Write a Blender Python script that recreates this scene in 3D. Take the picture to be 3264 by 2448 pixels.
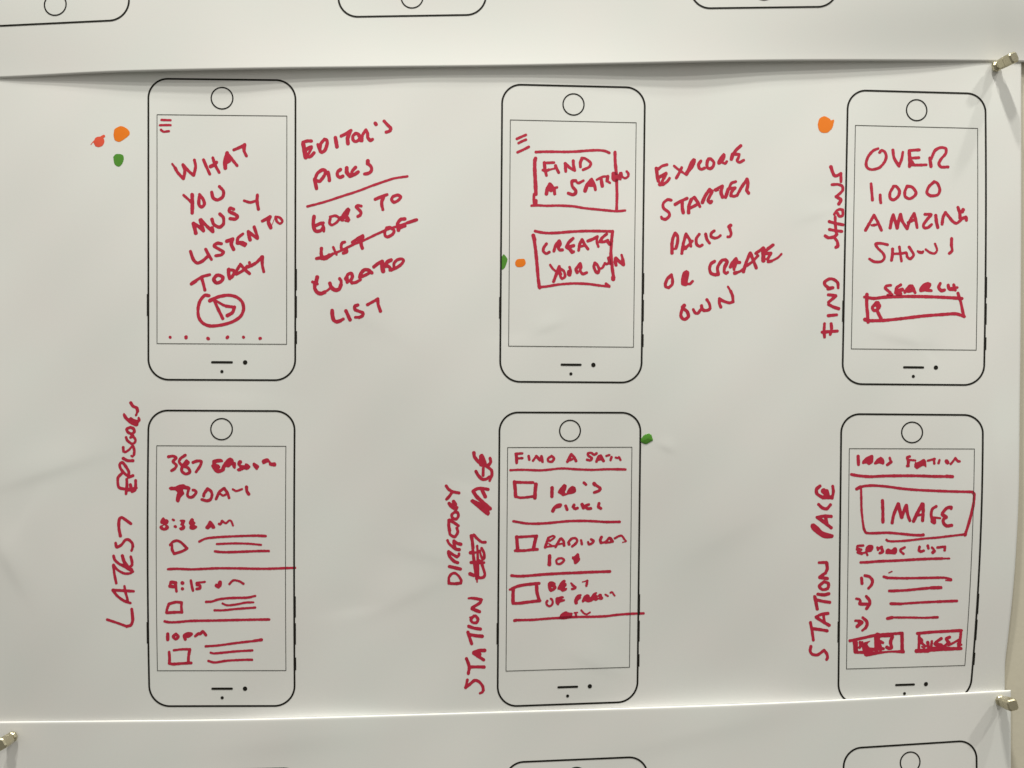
import bpy, math, random
import numpy as np
from mathutils import Matrix, Vector

# ------------------------------------------------------------------ camera
scene = bpy.context.scene
for o in list(bpy.data.objects):
    bpy.data.objects.remove(o)
COL = scene.collection
PX = 0.0001428                     # metres on the wall per photograph pixel
FPX = 2709.0                       # focal length in photograph pixels
DIST = FPX * PX
YAW, ROLL = math.radians(1.8), math.radians(-0.4)
fwd = np.array([math.sin(YAW), math.cos(YAW), 0.0])
right0 = np.array([math.cos(YAW), -math.sin(YAW), 0.0])
up0 = np.array([0.0, 0.0, 1.0])
right = right0 * math.cos(ROLL) + up0 * math.sin(ROLL)
up = -right0 * math.sin(ROLL) + up0 * math.cos(ROLL)
CAM = -fwd * DIST
cam_data = bpy.data.cameras.new("camera")
cam_data.sensor_width = 36.0
cam_data.lens = 36.0 * FPX / 3264.0
cam_data.clip_start = 0.01
cam_data.clip_end = 50.0
cam = bpy.data.objects.new("camera", cam_data)
M = Matrix(((right[0], up[0], -fwd[0], CAM[0]),
            (right[1], up[1], -fwd[1], CAM[1]),
            (right[2], up[2], -fwd[2], CAM[2]),
            (0, 0, 0, 1)))
cam.matrix_world = M
COL.objects.link(cam)
scene.camera = cam

# ------------------------------------------------------------------ light
world = bpy.data.worlds.new("World")
scene.world = world
world.use_nodes = True
bg = world.node_tree.nodes["Background"]
# the room: pale ceiling above, darker furniture and floor below
wn = world.node_tree.nodes; wl = world.node_tree.links
w_tc = wn.new("ShaderNodeTexCoord"); w_sep = wn.new("ShaderNodeSeparateXYZ"); w_ramp = wn.new("ShaderNodeValToRGB")
w_map = wn.new("ShaderNodeMapRange"); w_map.inputs["From Min"].default_value = -1.0
wl.new(w_tc.outputs["Generated"], w_sep.inputs[0]); wl.new(w_sep.outputs["Z"], w_map.inputs["Value"])
wl.new(w_map.outputs["Result"], w_ramp.inputs["Fac"]); wl.new(w_ramp.outputs["Color"], bg.inputs["Color"])
w_el = w_ramp.color_ramp.elements
w_el[0].position = 0.0; w_el[0].color = (.36, .34, .29, 1)
w_el[1].position = 1.0; w_el[1].color = (1.0, .985, .915, 1)
w_e = w_el.new(.44); w_e.color = (.52, .505, .445, 1)
w_e = w_el.new(.56); w_e.color = (.80, .785, .715, 1)
bg.inputs["Strength"].default_value = 0.46

def ceiling_lamp(name, dx, out, power, size, col=(1.0, 0.985, 0.905)):
    """round ceiling lamp 1.25 m above the pin at the upper right corner"""
    H = 1.25
    d = bpy.data.lights.new(name, 'AREA')
    d.shape = 'DISK'
    d.size = size
    d.energy = power
    d.color = col
    o = bpy.data.objects.new(name, d)
    p = Vector((0.22 + dx * H, -out * H, 0.144 + H))
    o.location = p
    tgt = Vector((0.0, 0.0, 0.0))
    o.rotation_euler = (tgt - p).to_track_quat('-Z', 'Y').to_euler()
    COL.objects.link(o)
    return o
ceiling_lamp("ceiling_lamp", 0.42, 0.20, 7.5, 0.07)
ceiling_lamp("ceiling_lamp", 0.80, 0.58, 9.0, 0.09)
ceiling_lamp("ceiling_lamp", -0.20, 0.42, 8.0, 0.07)
ceiling_lamp("ceiling_lamp", -0.25, 0.27, 12.0, 0.065)

scene.view_settings.view_transform = 'Standard'
scene.view_settings.look = 'None'
scene.view_settings.gamma = 1.0
scene.view_settings.exposure = 0.13
scene.render.engine = 'CYCLES'
scene.cycles.caustics_reflective = True
scene.cycles.sample_clamp_indirect = 3.0

# ------------------------------------------------------------------ geometry of the place
def at(u, v, h):
    """point of the photographed surface seen at photo pixel (u,v), h mm in front of the wall board"""
    u = np.asarray(u, float); v = np.asarray(v, float)
    a = (u - 1632.0) / FPX
    b = (1224.0 - v) / FPX
    d = fwd[None, :] + a.reshape(-1, 1) * right[None, :] + b.reshape(-1, 1) * up[None, :]
    y = -np.asarray(h, float).reshape(-1) * 0.001
    t = (y - CAM[1]) / d[:, 1]
    return CAM[None, :] + t[:, None] * d

def curve(pts):
    xs = np.array([p[0] for p in pts], float); ys = np.array([p[1] for p in pts], float)
    m = np.gradient(ys, xs)
    def f(x):
        x = np.clip(np.asarray(x, float), xs[0], xs[-1])
        i = np.clip(np.searchsorted(xs, x) - 1, 0, len(xs) - 2)
        hh = xs[i + 1] - xs[i]; t = (x - xs[i]) / hh
        return ((2*t**3 - 3*t**2 + 1) * ys[i] + (t**3 - 2*t**2 + t) * hh * m[i]
                + (-2*t**3 + 3*t**2) * ys[i+1] + (t**3 - t**2) * hh * m[i+1])
    return f

top_edge = curve([(-420, 262), (0, 249.5), (383, 230.5), (600, 225), (800, 221), (1198, 216), (1600, 211.5),
                  (1998, 204), (2400, 196), (2862, 195), (3144, 197), (3264, 198.5), (3500, 202)])
low_edge = curve([(-420, 2303), (0, 2300), (300, 2297), (800, 2291), (1198, 2280), (1600, 2267.5), (2034, 2255),
                  (2400, 2242), (2695, 2228.5), (3000, 2211.5), (3222, 2199)])
mid_right = curve([(150, 3255), (200, 3255), (700, 3255), (1243, 3251), (1680, 3243), (1848, 3232), (2050, 3211),
                   (2110, 3204), (2200, 3202.5), (2350, 3201)])
gap_top = curve([(-420, 1.2), (-150, .3), (-40, .2), (80, .9), (300, 2.3), (650, 3.6), (1100, 3.2), (1500, 2.8),
                 (1800, 3.5), (2150, 4.7), (2500, 3.7), (2850, 2.3), (3050, 1.0), (3150, .25), (3190, .2), (3300, .5), (3500, 1.2)])
slope_top = curve([(-420, .0), (0, .0), (500, .6), (900, 2.4), (1400, 3.4), (1900, 2.7), (2300, 1.1), (2700, -.2), (3100, -.5), (3500, -.4)])

PINS = [(3172, 214), (3185, 2232), (40, 2346)]
# soft folds and dents of the paper: (u, v, angle of the fold in degrees, length px, width px, height mm)
DENTS = [(2890, 1078, 12, 90, 20, .16), (2960, 1110, 50, 50, 16, -.08), (1745, 1040, -22, 50, 15, .13), (1650, 1060, -8, 80, 24, -.07),
         (2125, 1425, 25, 26, 11, .13), (1290, 1895, -26, 130, 34, .22), (1120, 1935, -10, 90, 26, -.14),
         (150, 1495, -18, 170, 30, .28), (60, 1640, -60, 120, 28, -.22), (30, 1790, 60, 110, 26, .25),
         (2590, 680, -20, 60, 20, .12), (2650, 640, -25, 100, 22, -.06), (1360, 1760, 14, 110, 30, .12), (1500, 1540, 20, 90, 28, -.1),
         (900, 2350, -6, 300, 60, .25), (2200, 2330, -14, 260, 50, .25), (1900, 2110, 22, 90, 26, .12), (2300, 1700, -30, 160, 50, .16),
         (720, 1240, 4, 200, 34, -.08), (1180, 1010, 30, 160, 40, .1), (3190, 1500, 84, 220, 30, .25), (3205, 700, 88, 260, 40, .18)]

def wave(u, v):
    r = (0.42 * np.sin(u / 210.0 + v / 390.0 + 0.6) + 0.30 * np.sin(u / 125.0 - v / 240.0 + 2.1)
         + 0.5 * np.sin(v / 300.0 - u / 640.0 + 1.0) + 0.16 * np.sin(u / 71.0 + v / 103.0 + .3) * np.sin(v / 160.0 + u / 330.0))
    return 1.3 * r

def dents(u, v):
    s = np.zeros_like(u)
    for (cx, cy, ang, L, W, A) in DENTS:
        a = math.radians(ang)
        dx, dy = u - cx, v - cy
        al = dx * math.cos(a) + dy * math.sin(a)
        ac = -dx * math.sin(a) + dy * math.cos(a)
        # one steep flank, one gentle flank, as a finger crease has
        w = np.where(ac > 0, W * .9, W * 2.2)
        s += .85 * A * np.exp(-(al / L) ** 2) * np.exp(-(ac / w) ** 2)
    return s

def pin_press(u, v, depth=1.0, rad=230.0):
    s = np.zeros_like(u)
    for (px, py) in PINS:
        r = np.hypot(u - px, v - py)
        s += depth * np.exp(-r / rad)
    return np.clip(s, 0, 1)

def h_mid(u, v):
    u = np.asarray(u, float); v = np.asarray(v, float)
    t = np.clip((v - 180) / 2120.0, 0, 1)
    belly = 3.4 * np.sin(np.pi * t) ** 1.2 * (1 - .5 * np.clip((u - 2700) / 560.0, 0, 1) ** 2)
    h = 2.2 + belly + .55 * wave(u, v)
    h = h * (1 - .75 * pin_press(u, v)) + dents(u, v)
    # the lower strip of the sheet springs forward before it slips behind the sheet below
    d = low_edge(u) - v
    amp = (1.1 * np.exp(-((u - 1010) / 230.0) ** 2) + 1.35 * np.exp(-((u - 2300) / 330.0) ** 2) + .08
           + .2 * np.exp(-((u - 3130) / 90.0) ** 2) + .1 * np.exp(-((u - 60) / 70.0) ** 2))
    wd = 9.0 + 13.0 * np.exp(-((u - 1010) / 260.0) ** 2) + 24.0 * np.exp(-((u - 2330) / 300.0) ** 2)
    h = h + amp * np.exp(-np.clip(d, 0, 500) / wd) 
    h = h - np.clip(-d, 0, 400) * .012
    # right margin curls slightly back to the wall
    h = h - 1.0 * np.clip((u - 3120) / 140.0, 0, 1.2) ** 2 * np.clip((v - 1400) / 700.0, 0, 1)
    return np.maximum(h, .45)

def h_low(u, v):
    u = np.asarray(u, float); v = np.asarray(v, float)
    d = np.clip(v - low_edge(u), 0, 2000) * PX * 1000.0         # mm below the top edge
    edge = h_mid(u, low_edge(u))
    base = edge + .78 - .62 * np.exp(-d / .28)
    body = -.55 * (1 - np.exp(-d / 30.0)) + .4 * (wave(u + 900, v + 300) - wave(u + 900, low_edge(u) + 300))
    body = body + dents(u, v) * (1 - np.exp(-d / 3.0))
    pr = pin_press(u, v, 1.0, 110.0)
    return base + body * (1 - pr) - .12 * pr

def h_top(u, v):
    u = np.asarray(u, float); v = np.asarray(v, float)
    e = top_edge(u)
    d = np.clip(e - v, 0, 3000) * PX * 1000.0
    g = .12 + (.62 + .14 / (1 + np.exp((u - 1000) / 150.0))) * gap_top(u)
    edge = h_mid(u, e)
    k = 1 - np.exp(-d / 24.0)
    far = edge * .0 + 3.2 + .5 * wave(u + 400, v - 800)
    h = edge + g - slope_top(u) * k
    m = 1 - np.exp(-(d / 70.0) ** 2)
    h = h * (1 - m) + far * m
    # the right part leans outwards higher up, so it faces away from the lamps; so does the left end a little
    T = 4.6 / (1 + np.exp(-(u - 2560) / 230.0)) + 1.4 / (1 + np.exp((u - 260) / 150.0))
    h = h + T * (1 - np.exp(-(d / 30.0) ** 1.6))
    return np.maximum(h, h_mid(u, np.maximum(v, 150)) * np.clip(1 - m, 0, 1) + .12)

# ------------------------------------------------------------------ materials
def new_mat(name):
    m = bpy.data.materials.new(name); m.use_nodes = True
    nt = m.node_tree
    return m, nt, nt.nodes["Principled BSDF"]

def mat_paper():
    m, nt, b = new_mat("white_paper")
    tc = nt.nodes.new("ShaderNodeTexCoord")
    n1 = nt.nodes.new("ShaderNodeTexNoise"); n1.inputs["Scale"].default_value = 22.0; n1.inputs["Detail"].default_value = 3
    nt.links.new(tc.outputs["Object"], n1.inputs["Vector"])
    r = nt.nodes.new("ShaderNodeValToRGB")
    e = r.color_ramp.elements
    e[0].position = .3; e[0].color = (.81, .795, .772, 1)
    e[1].position = .7; e[1].color = (.788, .80, .772, 1)
    nt.links.new(n1.outputs["Fac"], r.inputs["Fac"])
    n3 = nt.nodes.new("ShaderNodeTexNoise"); n3.inputs["Scale"].default_value = 2600.0; n3.inputs["Detail"].default_value = 2
    nt.links.new(tc.outputs["Object"], n3.inputs["Vector"])
    mix = nt.nodes.new("ShaderNodeMix"); mix.data_type = 'RGBA'; mix.blend_type = 'MULTIPLY'
    mix.inputs[0].default_value = .05
    nt.links.new(r.outputs["Color"], mix.inputs[6]); nt.links.new(n3.outputs["Color"], mix.inputs[7])
    nt.links.new(mix.outputs[2], b.inputs["Base Color"])
    b.inputs["Roughness"].default_value = .72
    b.inputs["Specular IOR Level"].default_value = .25
    n2 = nt.nodes.new("ShaderNodeTexNoise"); n2.inputs["Scale"].default_value = 900.0; n2.inputs["Detail"].default_value = 4
    nt.links.new(tc.outputs["Object"], n2.inputs["Vector"])
    bp = nt.nodes.new("ShaderNodeBump"); bp.inputs["Strength"].default_value = .12; bp.inputs["Distance"].default_value = .00006
    nt.links.new(n2.outputs["Fac"], bp.inputs["Height"]); nt.links.new(bp.outputs["Normal"], b.inputs["Normal"])
    return m

def mat_ink(name, light, dark, rough=.55, spec=.3, scale=260.0):
    m, nt, b = new_mat(name)
    tc = nt.nodes.new("ShaderNodeTexCoord")
    at_ = nt.nodes.new("ShaderNodeAttribute"); at_.attribute_name = "density"
    n = nt.nodes.new("ShaderNodeTexNoise"); n.inputs["Scale"].default_value = scale; n.inputs["Detail"].default_value = 4
    nt.links.new(tc.outputs["Object"], n.inputs["Vector"])
    ma = nt.nodes.new("ShaderNodeMath"); ma.operation = 'MULTIPLY_ADD'
    nt.links.new(n.outputs["Fac"], ma.inputs[0]); ma.inputs[1].default_value = 1.5; ma.inputs[2].default_value = -.75
    ad = nt.nodes.new("ShaderNodeMath"); ad.operation = 'ADD'; ad.use_clamp = True
    nt.links.new(at_.outputs["Fac"], ad.inputs[0]); nt.links.new(ma.outputs[0], ad.inputs[1])
    mix = nt.nodes.new("ShaderNodeMix"); mix.data_type = 'RGBA'
    mix.inputs[6].default_value = (*light, 1); mix.inputs[7].default_value = (*dark, 1)
    nt.links.new(ad.outputs[0], mix.inputs[0])
    nt.links.new(mix.outputs[2], b.inputs["Base Color"])
    b.inputs["Roughness"].default_value = rough
    b.inputs["Specular IOR Level"].default_value = spec
    return m

def mat_black():
    m, nt, b = new_mat("black_toner")
    tc = nt.nodes.new("ShaderNodeTexCoord")
    n = nt.nodes.new("ShaderNodeTexNoise"); n.inputs["Scale"].default_value = 1800.0
    nt.links.new(tc.outputs["Object"], n.inputs["Vector"])
    r = nt.nodes.new("ShaderNodeValToRGB"); e = r.color_ramp.elements
    e[0].color = (.003, .003, .002, 1); e[1].color = (.020, .018, .012, 1)
    nt.links.new(n.outputs["Fac"], r.inputs["Fac"]); nt.links.new(r.outputs["Color"], b.inputs["Base Color"])
    b.inputs["Roughness"].default_value = .6; b.inputs["Specular IOR Level"].default_value = .2
    return m

def mat_hairline():
    m, nt, b = new_mat("grey_hairline_print")
    tc = nt.nodes.new("ShaderNodeTexCoord")
    n = nt.nodes.new("ShaderNodeTexNoise"); n.inputs["Scale"].default_value = 900.0
    nt.links.new(tc.outputs["Object"], n.inputs["Vector"])
    r = nt.nodes.new("ShaderNodeValToRGB"); e = r.color_ramp.elements
    e[0].position = .3; e[0].color = (.008, .008, .006, 1); e[1].position = .7; e[1].color = (.06, .06, .045, 1)
    nt.links.new(n.outputs["Fac"], r.inputs["Fac"]); nt.links.new(r.outputs["Color"], b.inputs["Base Color"])
    b.inputs["Roughness"].default_value = .7
    return m

def mat_metal(name, col, rough):
    m, nt, b = new_mat(name)
    tc = nt.nodes.new("ShaderNodeTexCoord")
    n = nt.nodes.new("ShaderNodeTexNoise"); n.inputs["Scale"].default_value = 700.0; n.inputs["Detail"].default_value = 4
    nt.links.new(tc.outputs["Object"], n.inputs["Vector"])
    r = nt.nodes.new("ShaderNodeMapRange"); r.inputs["To Min"].default_value = rough * .7; r.inputs["To Max"].default_value = rough * 1.4
    nt.links.new(n.outputs["Fac"], r.inputs["Value"]); nt.links.new(r.outputs["Result"], b.inputs["Roughness"])
    b.inputs["Base Color"].default_value = (*col, 1)
    b.inputs["Metallic"].default_value = .9
    return m

def mat_wall():
    m, nt, b = new_mat("beige_painted_wall")
    tc = nt.nodes.new("ShaderNodeTexCoord")
    n = nt.nodes.new("ShaderNodeTexNoise"); n.inputs["Scale"].default_value = 60.0; n.inputs["Detail"].default_value = 5
    nt.links.new(tc.outputs["Object"], n.inputs["Vector"])
    r = nt.nodes.new("ShaderNodeValToRGB"); e = r.color_ramp.elements
    e[0].color = (.60, .555, .44, 1); e[1].color = (.66, .615, .50, 1)
    nt.links.new(n.outputs["Fac"], r.inputs["Fac"]); nt.links.new(r.outputs["Color"], b.inputs["Base Color"])
    b.inputs["Roughness"].default_value = .6
    n2 = nt.nodes.new("ShaderNodeTexNoise"); n2.inputs["Scale"].default_value = 350.0
    nt.links.new(tc.outputs["Object"], n2.inputs["Vector"])
    bp = nt.nodes.new("ShaderNodeBump"); bp.inputs["Strength"].default_value = .25; bp.inputs["Distance"].default_value = .0002
    nt.links.new(n2.outputs["Fac"], bp.inputs["Height"]); nt.links.new(bp.outputs["Normal"], b.inputs["Normal"])
    return m

PAPER = mat_paper()
RED = mat_ink("red_marker_ink", (.50, .020, .053), (.25, .006, .018))
ORANGE = mat_ink("orange_marker_ink", (.86, .21, .008), (.74, .14, .004), scale=160)
GREEN = mat_ink("green_marker_ink", (.08, .28, .022), (.03, .14, .008), rough=.22, spec=.6, scale=160)
CORAL = mat_ink("coral_marker_ink", (.78, .10, .050), (.64, .06, .03), scale=160)
BLACK = mat_black()
HAIR = mat_hairline()
STEEL = mat_metal("brushed_silver_metal", (.50, .46, .33), .26)
STEEL2 = mat_metal("bright_steel", (.8, .8, .78), .15)
WALL = mat_wall()

def mesh_obj(name, V, F, mat, parent=None, smooth=False, dens=None):
    me = bpy.data.meshes.new(name)
    me.from_pydata([tuple(p) for p in V], [], F)
    me.materials.append(mat)
    if smooth:
        me.polygons.foreach_set("use_smooth", [True] * len(me.polygons))
    if dens is not None:
        a = me.attributes.new("density", 'FLOAT', 'POINT')
        a.data.foreach_set("value", np.asarray(dens, np.float32))
    me.update()
    o = bpy.data.objects.new(name, me)
    COL.objects.link(o)
    if parent is not None:
        o.parent = parent
    return o

# ------------------------------------------------------------------ wall and sheets
wv = [(-1.6, .0010, -1.2), (1.6, .0010, -1.2), (1.6, .0010, 1.2), (-1.6, .0010, 1.2),
      (-1.6, .05, -1.2), (1.6, .05, -1.2), (1.6, .05, 1.2), (-1.6, .05, 1.2)]
wall = mesh_obj("wall", wv, [(0, 1, 2, 3), (5, 4, 7, 6), (0, 4, 5, 1), (2, 6, 7, 3), (1, 5, 6, 2), (3, 7, 4, 0)], WALL)
wall["kind"] = "structure"
wall["label"] = "beige painted wall behind the pinned paper sheets"

def sheet(name, us, row_fn, nrows, hfn, label, thick=.00012):
    """us: columns 0..1, row_fn(c, r) -> (u, v) photo px arrays"""
    nc = len(us)
    U = np.zeros((nrows, nc)); Vv = np.zeros((nrows, nc))
    for r in range(nrows):
        U[r], Vv[r] = row_fn(us, r)
    P = at(U.ravel(), Vv.ravel(), hfn(U.ravel(), Vv.ravel()))
    idx = np.arange(nrows * nc).reshape(nrows, nc)
    q = np.stack([idx[:-1, :-1], idx[1:, :-1], idx[1:, 1:], idx[:-1, 1:]], -1).reshape(-1, 4)
    o = mesh_obj(name, P.tolist(), q.tolist(), PAPER, smooth=True)
    md = o.modifiers.new("paper_thickness", 'SOLIDIFY')
    md.thickness = thick; md.offset = -1.0
    o["label"] = label
    o["category"] = "paper sheet"
    o["group"] = "printed paper sheets pinned to the wall"
    return o

STEP = 8.0
ncol = int(3700 / STEP)
cols = np.linspace(0, 1, ncol)
# middle sheet
v_rows = np.concatenate([np.linspace(172, 2180, int(2008 / STEP)), np.linspace(2183, 2345, 60)])
def row_mid(c, r):
    v = np.full_like(c, v_rows[r]); ur = mid_right(v_rows[r])
    return -260 + c * (ur + 260), v
mid_sheet = sheet("paper_sheet", cols, row_mid, len(v_rows), h_mid,
                  "large white sheet covered in red marker handwriting between the two other sheets")
# lower sheet
d_rows = np.concatenate([[0, .7, 1.4, 2.1, 2.9, 3.8, 5, 7, 10, 14], np.arange(20, 300, STEP), np.arange(310, 1500, 20)])
lo_cols = np.linspace(0, 1, ncol)
def row_low(c, r):
    u = -260 + c * (3222 + 260)
    return u, low_edge(u) + d_rows[r]
low_sheet = sheet("paper_sheet", lo_cols, row_low, len(d_rows), h_low,
                  "white sheet at the bottom whose bright top edge overlaps the handwritten sheet")
# upper sheet
t_rows = np.concatenate([np.arange(0, 280, STEP), np.arange(290, 1300, 24)])
def row_top(c, r):
    u = -300 + c * 3760
    return u, top_edge(u) - t_rows[r]
top_sheet = sheet("paper_sheet", cols, lambda c, r: tuple(a[::-1] for a in row_top(c, r)), len(t_rows), h_top,
                  "white sheet at the top whose lifted bottom edge shades the handwritten sheet")

# ------------------------------------------------------------------ ink: strokes -> draped mesh
def spline(pts, step=.8):
    P = np.array(pts, float)
    if len(P) == 1:
        return P
    if len(P) == 2:
        n = max(2, int(np.hypot(*(P[1] - P[0])) / step) + 1)
        return P[0] + np.linspace(0, 1, n)[:, None] * (P[1] - P[0])
    Q = np.vstack([2 * P[0] - P[1], P, 2 * P[-1] - P[-2]])
    out = []
    for i in range(1, len(Q) - 2):
        p0, p1, p2, p3 = Q[i - 1], Q[i], Q[i + 1], Q[i + 2]
        n = max(2, int(np.hypot(*(p2 - p1)) / step) + 1)
        t = np.linspace(0, 1, n, endpoint=False)[:, None]
        # centripetal-like tension .85
        m1 = (p2 - p0) * .43; m2 = (p3 - p1) * .43
        L = np.hypot(*(p2 - p1)) + 1e-6
        for_m = []
        for mm in (m1, m2):
            l = np.hypot(*mm)
            for_m.append(mm * min(1.0, 1.1 * L / (l + 1e-6)))
        m1, m2 = for_m
        out.append((2*t**3-3*t**2+1)*p1 + (t**3-2*t**2+t)*m1 + (-2*t**3+3*t**2)*p2 + (t**3-t**2)*m2)
    out.append(P[-1][None])
    return np.vstack(out)

rng = np.random.RandomState(7)
def ink_mesh(name, strokes, polys, hfn, mat, parent, lift, G=1.25, rough=.35, base=.25, dome=0.0):
    """strokes: [(points px, radius px)], polys: [points px]; union outline by marching squares, draped on the sheet"""
    allp = np.vstack([np.array(s[0], float) for s in strokes] + [np.array(p[1], float) for p in polys])
    pad = 12 + max([s[1] for s in strokes] + [0])
    x0, y0 = allp.min(0) - pad; x1, y1 = allp.max(0) + pad
    nx = int((x1 - x0) / G) + 2; ny = int((y1 - y0) / G) + 2
    gx = x0 + np.arange(nx) * G; gy = y0 + np.arange(ny) * G
    F = np.full((ny, nx), 50.0); N = np.zeros((ny, nx))
    for pts, r in strokes:
        S = spline(pts)
        L = len(S)
        ph = rng.rand(3) * 6.3
        s = np.arange(L)
        rr = r * (1 + .045 * np.sin(s / 9.0 + ph[0]) + .035 * np.sin(s / 3.7 + ph[1]) + .03 * np.sin(s / 23.0 + ph[2]))
        D = np.full((ny, nx), 50.0)
        for (px, py), q in zip(S, rr):
            w = q + 4
            i0 = max(0, int((px - w - x0) / G)); i1 = min(nx, int((px + w - x0) / G) + 2)
            j0 = max(0, int((py - w - y0) / G)); j1 = min(ny, int((py + w - y0) / G) + 2)
            d = np.hypot(gx[None, i0:i1] - px, gy[j0:j1, None] - py) - q
            np.minimum(D[j0:j1, i0:i1], d, out=D[j0:j1, i0:i1])
        F = np.minimum(F, D); N += (D < -0.6)
    for kind, pl in sorted(polys, key=lambda q: q[0] == "H"):
        P = np.array(pl, float)
        P = spline(np.vstack([P, P[:1]]), 1.5)[:-1]
        XX, YY = np.meshgrid(gx, gy)
        ins = np.zeros(XX.shape, bool); dist = np.full(XX.shape, 50.0)
        n = len(P)
        for i in range(n):
            ax, ay = P[i]; bx, by = P[(i + 1) % n]
            cond = (ay > YY) != (by > YY)
            with np.errstate(divide='ignore', invalid='ignore'):
                xi = (bx - ax) * (YY - ay) / (by - ay + 1e-12) + ax
            ins ^= cond & (XX < xi)
            np.minimum(dist, np.hypot(XX - ax, YY - ay), out=dist)
        D = np.where(ins, -dist, dist)
        if kind == "H":
            F = np.maximum(F, -D); continue
        F = np.minimum(F, D); N += (D < -0.6)
    if rough:
        XX, YY = np.meshgrid(gx, gy)
        nz = (np.sin(XX * .93 + YY * .41 + 1.1) * np.sin(YY * .77 - XX * .35) + .7 * np.sin(XX * 1.9 - YY * 1.3) * np.sin(YY * 2.1 + .5))
        F = F + rough * nz
    inside = F < 0
    c = np.stack([inside[:-1, :-1], inside[:-1, 1:], inside[1:, 1:], inside[1:, :-1]], -1)
    cnt = c.sum(-1)
    vid = {}; VX = []; VD = []; VF = []; faces = []
    def corner(j, i):
        k = (j, i, 0)
        if k not in vid:
            vid[k] = len(VX); VX.append((gx[i], gy[j])); VD.append(N[j, i]); VF.append(-F[j, i])
        return vid[k]
    def edge(j, i, j2, i2):
        if (j2, i2) < (j, i): j, i, j2, i2 = j2, i2, j, i
        k = (j, i, 1 if i2 != i else 2)
        if k not in vid:
            a, b = F[j, i], F[j2, i2]; t = min(.95, max(.05, a / (a - b)))
            vid[k] = len(VX)
            VX.append((gx[i] + (gx[i2] - gx[i]) * t, gy[j] + (gy[j2] - gy[j]) * t)); VD.append(1.35); VF.append(0.0)
        return vid[k]
    js, is_ = np.nonzero(cnt == 4)
    for j, i in zip(js.tolist(), is_.tolist()):
        faces.append((corner(j, i), corner(j + 1, i), corner(j + 1, i + 1), corner(j, i + 1)))
    js, is_ = np.nonzero((cnt > 0) & (cnt < 4))
    for j, i in zip(js.tolist(), is_.tolist()):
        cs = ((j, i), (j + 1, i), (j + 1, i + 1), (j, i + 1))
        poly = []
        for k in range(4):
            a = cs[k]; b = cs[(k + 1) % 4]
            if inside[a]: poly.append(corner(*a))
            if inside[a] != inside[b]: poly.append(edge(a[0], a[1], b[0], b[1]))
        if len(poly) >= 3: faces.append(tuple(poly))
    X = np.array(VX)
    P = at(X[:, 0], X[:, 1], hfn(X[:, 0], X[:, 1]) + lift + dome * np.sqrt(np.clip(np.array(VF) / 14.0, 0, 1)))
    dens = np.clip(base + .42 * (np.array(VD) - 1), 0, 1)
    return mesh_obj(name, P.tolist(), faces, mat, parent, smooth=dome > 0, dens=dens)

def ribbon_mesh(name, paths, hfn, mat, parent, lift):
    """printed lines: paths = [(points px dense, width px, closed)]"""
    V = []; F = []
    for k, (P, w, closed) in enumerate(paths):
        P = np.array(P, float)
        n = len(P)
        if closed:
            T = np.roll(P, -1, 0) - np.roll(P, 1, 0)
        else:
            T = np.gradient(P, axis=0)
        T /= (np.linalg.norm(T, axis=1, keepdims=True) + 1e-9)
        Nn = np.stack([-T[:, 1], T[:, 0]], 1) * w / 2
        A = P + Nn; B = P - Nn
        b0 = len(V)
        Q = np.vstack([A, B])
        W = at(Q[:, 0], Q[:, 1], hfn(Q[:, 0], Q[:, 1]) + lift + k * .004)
        V += W.tolist()
        m = n if closed else n - 1
        for i in range(m):
            j = (i + 1) % n
            F.append((b0 + i, b0 + j, b0 + n + j, b0 + n + i))
    return mesh_obj(name, V, F, mat, parent)

def disc_mesh(name, pts, hfn, mat, parent, lift):
    P = np.array(pts, float)
    c = P.mean(0)
    Q = np.vstack([c[None], P])
    V = at(Q[:, 0], Q[:, 1], hfn(Q[:, 0], Q[:, 1]) + lift)
    n = len(P)
    return mesh_obj(name, V.tolist(), [(0, 1 + i, 1 + (i + 1) % n) for i in range(n)], mat, parent)

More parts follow.
